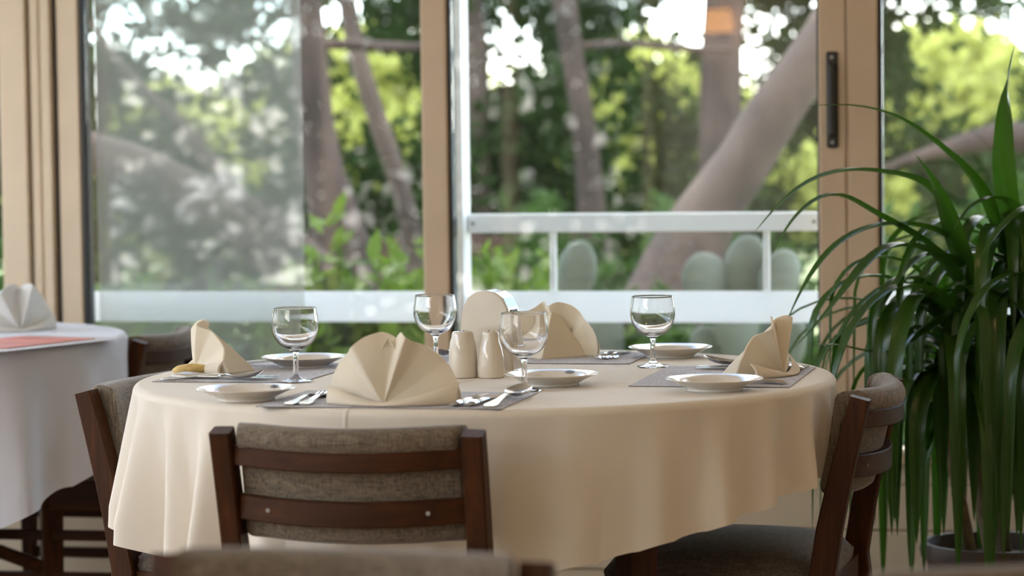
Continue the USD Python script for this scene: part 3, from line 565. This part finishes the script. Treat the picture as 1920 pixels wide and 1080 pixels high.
# leaves that stand out singly, traced as curves in the room (metres)
HERO = [
 ([(1.04,5.55,0.93),(0.96,5.42,1.085),(0.868,5.36,1.166),(0.78,5.33,1.222),(0.685,5.32,1.245),(0.585,5.33,1.243)], 0.011),
 ([(0.93,5.45,0.98),(0.85,5.40,1.08),(0.765,5.36,1.106),(0.69,5.33,1.112),(0.60,5.30,1.088),(0.485,5.28,0.985)], 0.015),
 ([(0.90,5.42,0.93),(0.80,5.36,0.99),(0.72,5.33,1.035),(0.655,5.31,1.063),(0.58,5.29,1.025),(0.525,5.28,0.945)], 0.014),
 ([(0.95,5.48,0.94),(0.87,5.40,0.985),(0.76,5.33,1.000),(0.67,5.29,0.970),(0.60,5.26,0.900),(0.545,5.25,0.800)], 0.014),
 ([(1.06,5.50,0.92),(1.03,5.46,1.05),(1.025,5.44,1.18),(1.03,5.43,1.28),(1.045,5.43,1.37)], 0.017),
 ([(0.96,5.46,0.86),(0.92,5.42,0.95),(0.885,5.38,1.04),(0.855,5.36,1.10),(0.825,5.35,1.145)], 0.018),
 ([(0.94,5.46,0.86),(0.86,5.38,0.94),(0.78,5.34,0.955),(0.70,5.30,0.90),(0.64,5.28,0.83),(0.565,5.27,0.755)], 0.017),
 ([(0.93,5.44,0.80),(0.86,5.37,0.86),(0.78,5.32,0.87),(0.70,5.29,0.81),(0.655,5.27,0.72),(0.63,5.26,0.62)], 0.015),
 ([(0.96,5.48,0.86),(0.90,5.42,0.93),(0.84,5.38,0.93),(0.78,5.35,0.87),(0.735,5.33,0.80)], 0.012),
 ([(1.07,5.45,0.92),(1.04,5.40,1.02),(1.00,5.37,1.05),(0.95,5.35,1.04),(0.90,5.33,0.99)], 0.014),
 ([(1.06,5.48,0.90),(1.10,5.40,1.00),(1.06,5.34,1.03),(1.00,5.30,1.00),(0.94,5.27,0.93)], 0.014),
 ([(0.95,5.46,0.84),(0.86,5.40,0.78),(0.75,5.34,0.74),(0.65,5.30,0.76),(0.60,5.28,0.76)], 0.011),
]
for P, w in HERO:
    n = 26; part(pot, 'leaf', leaf_strip(spline(np.array(P) - PO, n), leaf_w(n, w * 1.55)), 'strap_leaf', True)
for ci, cr in enumerate(CR):
    top = np.array(cr[2]); low = np.array(cr[1])
    for k in range((60, 54, 50, 36)[ci]):
        f = rng.uniform(0, 1) ** 0.7; base = low + (top - low) * (0.45 + 0.55 * f)
        az = rng.uniform(0, 2 * np.pi); el = math.radians(rng.uniform(10, 75) * (0.5 + 0.6 * f)); L = rng.uniform(0.45, 0.80); n = 20
        if math.sin(az) > 0.3 and rng.random() < 0.5: az = -az
        droop = rng.uniform(2.6, 4.6); p = base.copy(); P = [p.copy()]; e = el
        for i in range(n - 1):
            e = max(e - droop * (1.25 / n) * (0.5 + 1.3 * i / n), math.radians(-88)); az += rng.normal(0, 0.02)
            p = p + L / n * np.array([math.cos(e) * math.cos(az), math.cos(e) * math.sin(az), math.sin(e)]); P.append(p.copy())
        P = np.array(P); wall_y = 6.6 - (P[:, 0] + PO[0]) * math.tan(WA) - 0.06 - PO[1]
        P[:, 1] = np.minimum(P[:, 1], wall_y); P[:, 0] = np.minimum(P[:, 0], 1.2); P[:, 2] = np.maximum(P[:, 2], 0.03)
        if (np.hypot(P[:, 0] - (0.44 - PO[0]), P[:, 1] - (4.77 - PO[1])) < 0.40).any(): continue
        part(pot, 'leaf', leaf_strip(P, leaf_w(n, rng.uniform(0.013, 0.021)), 0.35, (math.sin(az), -math.cos(az), 0.0) if False else (0, 0, 1)), 'strap_leaf', True)

# ------------------------------------------------------------------ outside: ground, trees, shrubs
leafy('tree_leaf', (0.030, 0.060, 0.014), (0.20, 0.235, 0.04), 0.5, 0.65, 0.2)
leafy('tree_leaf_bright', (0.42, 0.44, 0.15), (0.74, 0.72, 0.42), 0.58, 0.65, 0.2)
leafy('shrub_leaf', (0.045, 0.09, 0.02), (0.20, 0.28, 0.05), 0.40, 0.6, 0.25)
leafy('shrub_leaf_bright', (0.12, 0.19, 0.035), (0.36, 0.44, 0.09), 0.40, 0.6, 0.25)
plain('bark', (0.050, 0.033, 0.027), 0.9, 0.5, 5.0, bump=0.9, bscale=22)
plain('bark_pale', (0.074, 0.052, 0.042), 0.9, 0.45, 4.0, bump=0.8, bscale=22)
plain('cactus', (0.12, 0.145, 0.115), 0.6, 0.12, 9.0, bump=0.2)
plain('lawn', (0.30, 0.33, 0.15), 0.95, 0.35, 0.6, bump=0.5)
plain('fence_wood', (0.075, 0.035, 0.028), 0.8, 0.2, 6.0)
def X(px, d): return (px - 960) * d / 4914.0
def Z(py, d, px=960): return 1.165 - (py - 280 - (960 - px) * 0.013) * d / 4914.0
gv = np.stack(np.meshgrid(np.sinh(np.linspace(-4.2, 4.2, 57)) * 6, 7.0 + 600 * np.linspace(0, 1, 64) ** 3, indexing='ij'), -1)
gz = -0.05 + 0.12 * (meshkit.fbm(np.dstack([gv * 0.5, np.zeros(gv.shape[:2])]), 3, 4) - 0.5)
gm = grid(np.dstack([gv, gz])); gm.invert() if gm.face_normals[0, 2] < 0 else None
struct('ground', gm, 'lawn', 'sunlit pale garden lawn and soil outside', True)

def leaves(C, L, W, seed, per=9, spread=0.11, down=0.25, seg=1):
    """Sprigs of folded leaves at centres C."""
    rg = np.random.default_rng(seed); n = len(C) * per
    ax = rg.normal(size=(len(C), 3)); ax[:, 2] -= down; ax /= np.linalg.norm(ax, axis=1, keepdims=True)
    s = np.tile(np.linspace(-1, 1, per), len(C)); A = np.repeat(ax, per, 0)
    base = np.repeat(C, per, 0) + A * (s * spread)[:, None] + rg.normal(0, 0.008, (n, 3))
    D = A * 0.6 + rg.normal(0, 0.7, (n, 3)); D[:, 2] -= down; D /= np.linalg.norm(D, axis=1, keepdims=True)
    S = np.cross(D, rg.normal(size=(n, 3))); S /= np.linalg.norm(S, axis=1, keepdims=True); Nn = np.cross(D, S)
    l = (L * rg.uniform(0.7, 1.2, n))[:, None]; w = (W * rg.uniform(0.75, 1.2, n))[:, None]
    v = np.stack([base, base + D * l * 0.33 + S * w + Nn * w * 0.3, base + D * l * 0.72 + S * w * 0.75 + Nn * w * 0.25, base + D * l, base + D * l * 0.72 - S * w * 0.75 + Nn * w * 0.25, base + D * l * 0.33 - S * w + Nn * w * 0.3], 1)
    k = np.arange(n)[:, None] * 6
    f = np.stack([k + np.array([0, 1, 5]), k + np.array([1, 2, 5]), k + np.array([2, 4, 5]), k + np.array([2, 3, 4])], 1).reshape(-1, 3)
    return trimesh.Trimesh(v.reshape(-1, 3), f, process=False)
def trunk(pts, d, sides=16, seed=0, n=26):
    P = np.array([(X(px, d + dd), d + dd, Z(py, d + dd, px), r * d / 4914.0) for px, py, r, dd in [(*p, 0)[:4] if len(p) == 3 else p for p in pts]])
    Q = spline(P, n); m = tube(Q[:, :3], Q[:, 3], sides)
    c = np.repeat(Q[:, :3], sides, 0); v = m.vertices.copy(); k = n * sides
    dlt = v[:k] - c; f = 0.85 + 0.35 * meshkit.fbm(v[:k] * np.array([9, 9, 2.5]), 3, seed); v[:k] = c + dlt * f[:, None]; m.vertices = v; return m
GAPS = [(235, 30, 75, 45), (600, 60, 45, 40), (625, 130, 45, 60), (650, 230, 45, 70), (675, 310, 50, 50), (765, 210, 50, 130), (960, 60, 65, 85), (930, 150, 45, 45), (1280, 35, 85, 65), (1285, 130, 60, 45), (1130, 190, 35, 55), (1135, 245, 30, 35),
        (1180, 285, 45, 45), (1255, 310, 55, 22), (1160, 350, 35, 35), (1430, 90, 50, 55), (1410, 150, 22, 35), (1470, 275, 30, 28), (1760, 95, 90, 45), (1780, 205, 120, 55), (1685, 250, 55, 60), (1870, 195, 60, 45), (520, 75, 28, 22), (230, 230, 40, 25), (480, 320, 70, 40), (1330, 530, 25, 25), (450, 215, 60, 22), (1060, 300, 25, 25), (1000, 110, 40, 40)]
TREES = [  # name for label, trunks, depth, bark
 ('leaning dark trunked tree left of the middle window upright', [[(665, 585, 62), (640, 470, 52), (607, 300, 38), (590, 150, 33), (580, 0, 31), (574, -160, 28)], [(583, 88, 12), (660, 84, 10), (760, 90, 9), (860, 80, 6)]], 10.0, 'bark'),
 ('slim tree trunk slanting beside the middle window upright', [[(790, 560, 24), (765, 400, 19), (738, 300, 18), (698, 180, 17), (668, 60, 17), (650, -120, 15)]], 10.6, 'bark_pale'),
 ('tree with a thick limb slanting across the dusty left pane', [[(680, 640, 55), (560, 500, 52), (470, 430, 48), (330, 350, 44), (170, 285, 38), (10, 225, 30), (-120, 150, 22)], [(600, 500, 17, -0.2), (500, 410, 15, -0.25), (420, 330, 13, -0.3), (330, 220, 11, -0.3), (240, 130, 8, -0.3), (180, 40, 5, -0.3)]], 9.2, 'bark_pale'),
 ('straight pale trunk just right of the middle window upright', [[(896, 600, 40), (893, 420, 34), (892, 200, 30), (884, 0, 28), (878, -160, 25)]], 12.0, 'bark_pale'),
 ('slender dark trunk rising above the left end of the rail', [[(1120, 600, 32), (1112, 420, 27), (1104, 300, 24), (1086, 150, 22), (1064, 0, 22), (1050, -150, 20)], [(1085, 90, 8), (1180, 82, 8), (1270, 90, 7), (1380, 95, 5)]], 11.2, 'bark'),
 ('upright trunk beside the slanting one at the right of the rail', [[(1352, 620, 52), (1352, 420, 42), (1353, 250, 38), (1358, 100, 38), (1366, -60, 36), (1372, -160, 32)]], 11.4, 'bark'),
 ('thick trunk slanting up to the door handle', [[(1215, 640, 90), (1262, 540, 76), (1318, 415, 60), (1390, 310, 52), (1460, 200, 47), (1535, 95, 44), (1620, -60, 40), (1680, -160, 34)]], 9.6, 'bark_pale'),
 ('dark limbed tree behind the potted plant', [[(2120, 640, 60), (2080, 420, 48), (2010, 310, 38), (1900, 255, 26), (1790, 275, 17), (1690, 305, 8), (1600, 345, 4)], [(2075, 420, 40), (2090, 150, 34), (2100, -150, 28)]], 10.8, 'bark'),
]
rng = np.random.default_rng(21)
D0, D1 = 11.8, 13.3
N = 21000
px = rng.uniform(-150, 2070, N); py = rng.uniform(-330, 560, N); dep = rng.uniform(D0, D1, N)
XX, ZZ = (px - 960) * 12.6 / 4914.0, 1.165 - (py - 280) * 12.6 / 4914.0
dens = 0.6 * meshkit.fbm(np.stack([XX * 1.3, dep * 0.8, ZZ * 1.3], 1), 3, 7) + 0.4 * meshkit.noise(np.stack([XX * 5, dep * 2, ZZ * 5], 1), 3)
gap = np.zeros(N)
for gx, gy, ga, gb in GAPS:
    gap = np.maximum(gap, np.exp(-((((px - gx) / (0.68 * ga + 20)) ** 2 + ((py - gy) / (0.68 * gb + 20)) ** 2)) ** 1.5))
keep = (dens - 0.05 * (py > 330) > 0.490 + 0.00005 * np.maximum(0, -py)) & (rng.random(N) > 1.0 * gap ** 0.7)
CC = np.stack([XX, dep, ZZ], 1)[keep]
tx = np.array([X(np.mean([p[0] for p in t_[1][0]]), 12.6) for t_ in TREES]); own = np.abs(CC[:, :1] - tx[None]).argmin(1)
for i, (lab, tks, d, bk) in enumerate(TREES):
    t = thing('tree', lab, 'tree', group='trees outside the windows')
    for j_, k in enumerate(tks): part(t, 'trunk' if j_ == 0 else 'limb', trunk(k, d, 18 if j_ == 0 else 10, i + j_), bk, True)
    part(t, 'foliage', leaves(CC[own == i], 0.075, 0.020, 50 + i, 8, 0.13), 'tree_leaf', False, kind='stuff')
# sunlit bushes farther off, seen through the gaps
rng = np.random.default_rng(33)
for i, (px_, d, r, h, lab) in enumerate(((690, 22, 1.3, 2.3, 'sunlit pale bush far off behind the slim slanting trunk'), (250, 24, 1.6, 1.9, 'sunlit pale bush far off behind the dusty pane'), (1190, 25, 1.1, 2.3, 'sunlit pale bush far off above the rail'), (1775, 23, 1.0, 2.25, 'sunlit pale bush far off behind the potted plant'), (960, 30, 1.2, 1.5, 'sunlit pale bush far off right of the middle upright'), (1480, 29, 1.2, 2.0, 'sunlit pale bush far off behind the slanting trunk'))):
    C = rng.normal(size=(1500, 3)); C /= np.linalg.norm(C, axis=1, keepdims=True); C *= rng.uniform(0.55, 1, (1500, 1)) * np.array([r, r * 0.8, h / 2]); C += np.array([X(px_, d), d, h / 2])
    C = C[C[:, 2] > 0.02]
    t = thing('bush', lab, 'bush', group='far bushes')
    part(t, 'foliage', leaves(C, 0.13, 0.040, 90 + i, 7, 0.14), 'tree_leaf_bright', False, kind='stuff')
    part(t, 'stem', tube([(X(px_, d), d, -0.05), (X(px_, d), d, h * 0.5)], 0.05, 8), 'bark', True)
# broad trees along the far edge of the lawn
for i, (px_, d, r, h, lab) in enumerate(((-300, 60, 6, 2.4, 'far rounded tree beyond the lawn, left of the left window'), (330, 66, 6, 2.2, 'far rounded tree beyond the lawn behind the dusty pane'), (900, 70, 5.5, 2.0, 'far low tree beyond the lawn behind the pale trunk'), (1350, 64, 5, 2.2, 'far low tree beyond the lawn behind the rail'), (1900, 60, 7, 2.4, 'far rounded tree beyond the lawn behind the potted plant'))):
    C = rng.normal(size=(1300, 3)); C /= np.linalg.norm(C, axis=1, keepdims=True); C *= rng.uniform(0.7, 1, (1300, 1)) * np.array([r, r * 0.6, h / 2]); C += np.array([X(px_, d), d, h / 2])
    t = thing('tree', lab, 'tree', group='far trees')
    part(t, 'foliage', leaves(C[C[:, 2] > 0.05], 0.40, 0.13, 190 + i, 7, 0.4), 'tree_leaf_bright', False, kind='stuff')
    part(t, 'trunk', tube([(X(px_, d), d, -0.05), (X(px_, d), d, h * 0.6)], 0.15, 8), 'bark', True)
# a clipped hedge along the left side of the building
C = np.stack([-5.3 + rng.normal(0, 0.22, 4200), rng.uniform(-10, 10.5, 4200), rng.uniform(0, 1, 4200) ** 0.8 * 2.3], 1)
t = thing('hedge', 'tall green hedge outside along the left windows', 'hedge')
part(t, 'foliage', leaves(C, 0.11, 0.03, 300, 8, 0.14), 'tree_leaf', False, kind='stuff')
part(t, 'stem', cat_([tube([(-5.3, y, -0.05), (-5.3, y, 1.7)], 0.03, 7) for y in np.arange(-9.5, 10.5, 0.8)]), 'bark', True, kind='stuff')
# near shrubs with upright leafy shoots
SHR = [(240, 9.0, 0.75, 0.80, 1, 'bright shrub low behind the dusty left pane'), (430, 8.8, 0.62, 0.62, 0, 'dark shrub below the slanting limb at left'), (610, 8.6, 0.62, 0.82, 0, 'dark green shrub in front of the leaning trunk'), (725, 8.4, 0.45, 0.98, 1, 'fresh green shrub left of the middle upright, tallest near the window'),
       (920, 8.6, 0.50, 0.86, 1, 'fresh green shrub under the left end of the rail'), (1075, 8.9, 0.50, 0.80, 0, 'green shrub behind the left baluster'), (1200, 8.3, 0.50, 0.72, 0, 'low shrub under the middle of the rail'), (1400, 8.5, 0.50, 0.62, 0, 'low shrub under the right end of the rail'),
       (1700, 9.0, 0.70, 0.95, 0, 'dark shrub behind the potted plant at left'), (1880, 9.2, 0.75, 1.05, 0, 'dark shrub behind the potted plant at right'), (30, 9.2, 0.6, 0.9, 0, 'dark shrub behind the far left window'), (1000, 10.2, 0.7, 1.05, 0, 'taller shrub behind the rail beside the pale trunk'), (1190, 10.4, 0.7, 1.05, 0, 'taller shrub behind the middle of the rail')]
rng = np.random.default_rng(44)
for i, (px_, d, r, h, br, lab) in enumerate(SHR):
    x0 = X(px_, d); t = thing('shrub', lab, 'shrub', (x0, d, 0), group='shrubs outside the windows'); C, ST = [], []
    for k in range(70):
        a, q = rng.uniform(0, 2 * np.pi), rng.uniform(0, 1) ** 0.5; hh = h * rng.uniform(0.45, 1.0) * (1 - 0.35 * q ** 2)
        p0 = np.array([0.3 * r * q * math.cos(a), 0.3 * r * q * math.sin(a), -0.08]); p1 = np.array([r * q * math.cos(a), 0.8 * r * q * math.sin(a), hh * 0.6]); p2 = p1 + np.array([rng.normal(0, 0.06), rng.normal(0, 0.06), hh * 0.4])
        S = spline([p0, p1, p2], 14); C.append(S[5:]); ST.append(tube(S[::2], np.linspace(0.006, 0.0015, 7), 5, False))
    part(t, 'stems', cat_(ST), 'bark', True, kind='stuff')
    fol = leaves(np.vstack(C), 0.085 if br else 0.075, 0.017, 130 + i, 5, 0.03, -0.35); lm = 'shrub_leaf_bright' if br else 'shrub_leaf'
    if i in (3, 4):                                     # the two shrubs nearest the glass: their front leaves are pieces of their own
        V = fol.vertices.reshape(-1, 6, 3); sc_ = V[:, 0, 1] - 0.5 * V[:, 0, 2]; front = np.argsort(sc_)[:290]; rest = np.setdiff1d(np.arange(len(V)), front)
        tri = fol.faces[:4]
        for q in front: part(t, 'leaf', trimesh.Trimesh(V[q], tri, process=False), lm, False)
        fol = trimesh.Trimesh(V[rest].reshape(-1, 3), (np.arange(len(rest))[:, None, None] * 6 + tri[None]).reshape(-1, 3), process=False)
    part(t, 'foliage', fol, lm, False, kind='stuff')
# prickly pear pads
def pads(lab, d, items):
    t = thing('prickly_pear', lab, 'cactus', group='prickly pears')
    for px_, py_, a, b, tilt in items:
        m = trimesh.creation.icosphere(3, 1.0); m.vertices *= (a * d / 4914.0, 0.022, b * d / 4914.0); m.apply_transform(trimesh.transformations.rotation_matrix(math.radians(tilt), [0, 1, 0])); m.apply_transform(trimesh.transformations.rotation_matrix(rng.uniform(-0.4, 0.4), [0, 0, 1]))
        m.apply_translation([X(px_, d), d + rng.uniform(-0.05, 0.05), Z(py_, d, px_)]); part(t, 'pad', m, 'cactus', True)
pads('pale prickly pear cactus behind the right baluster', 8.0, [(1400, 505, 42, 66, 8), (1325, 530, 50, 58, -20), (1460, 520, 40, 56, 20), (1380, 620, 46, 70, 0), (1470, 640, 44, 70, 5), (1390, 760, 48, 90, 0), (1330, 690, 40, 80, -10)])
pads('pale prickly pear cactus behind the left baluster', 8.1, [(1082, 510, 38, 60, 10), (1135, 640, 36, 66, 0), (1080, 620, 36, 66, -8), (1110, 760, 40, 90, 0)])
# dark wooden fence low behind the trees
fn = thing('garden_fence', 'low dark wooden garden fence between the trunks', 'fence')
for k in range(9):
    x = -1.05 + k * 0.15; part(fn, 'board', rbox(x, x + 0.142, 11.0, 11.025, -0.05, 0.80 + 0.01 * (k % 3), 0.003), 'fence_wood', False)
for z in (0.25, 0.68): part(fn, 'rail', rbox(-1.08, 0.33, 11.026, 11.06, z, z + 0.06, 0.003), 'fence_wood', False)
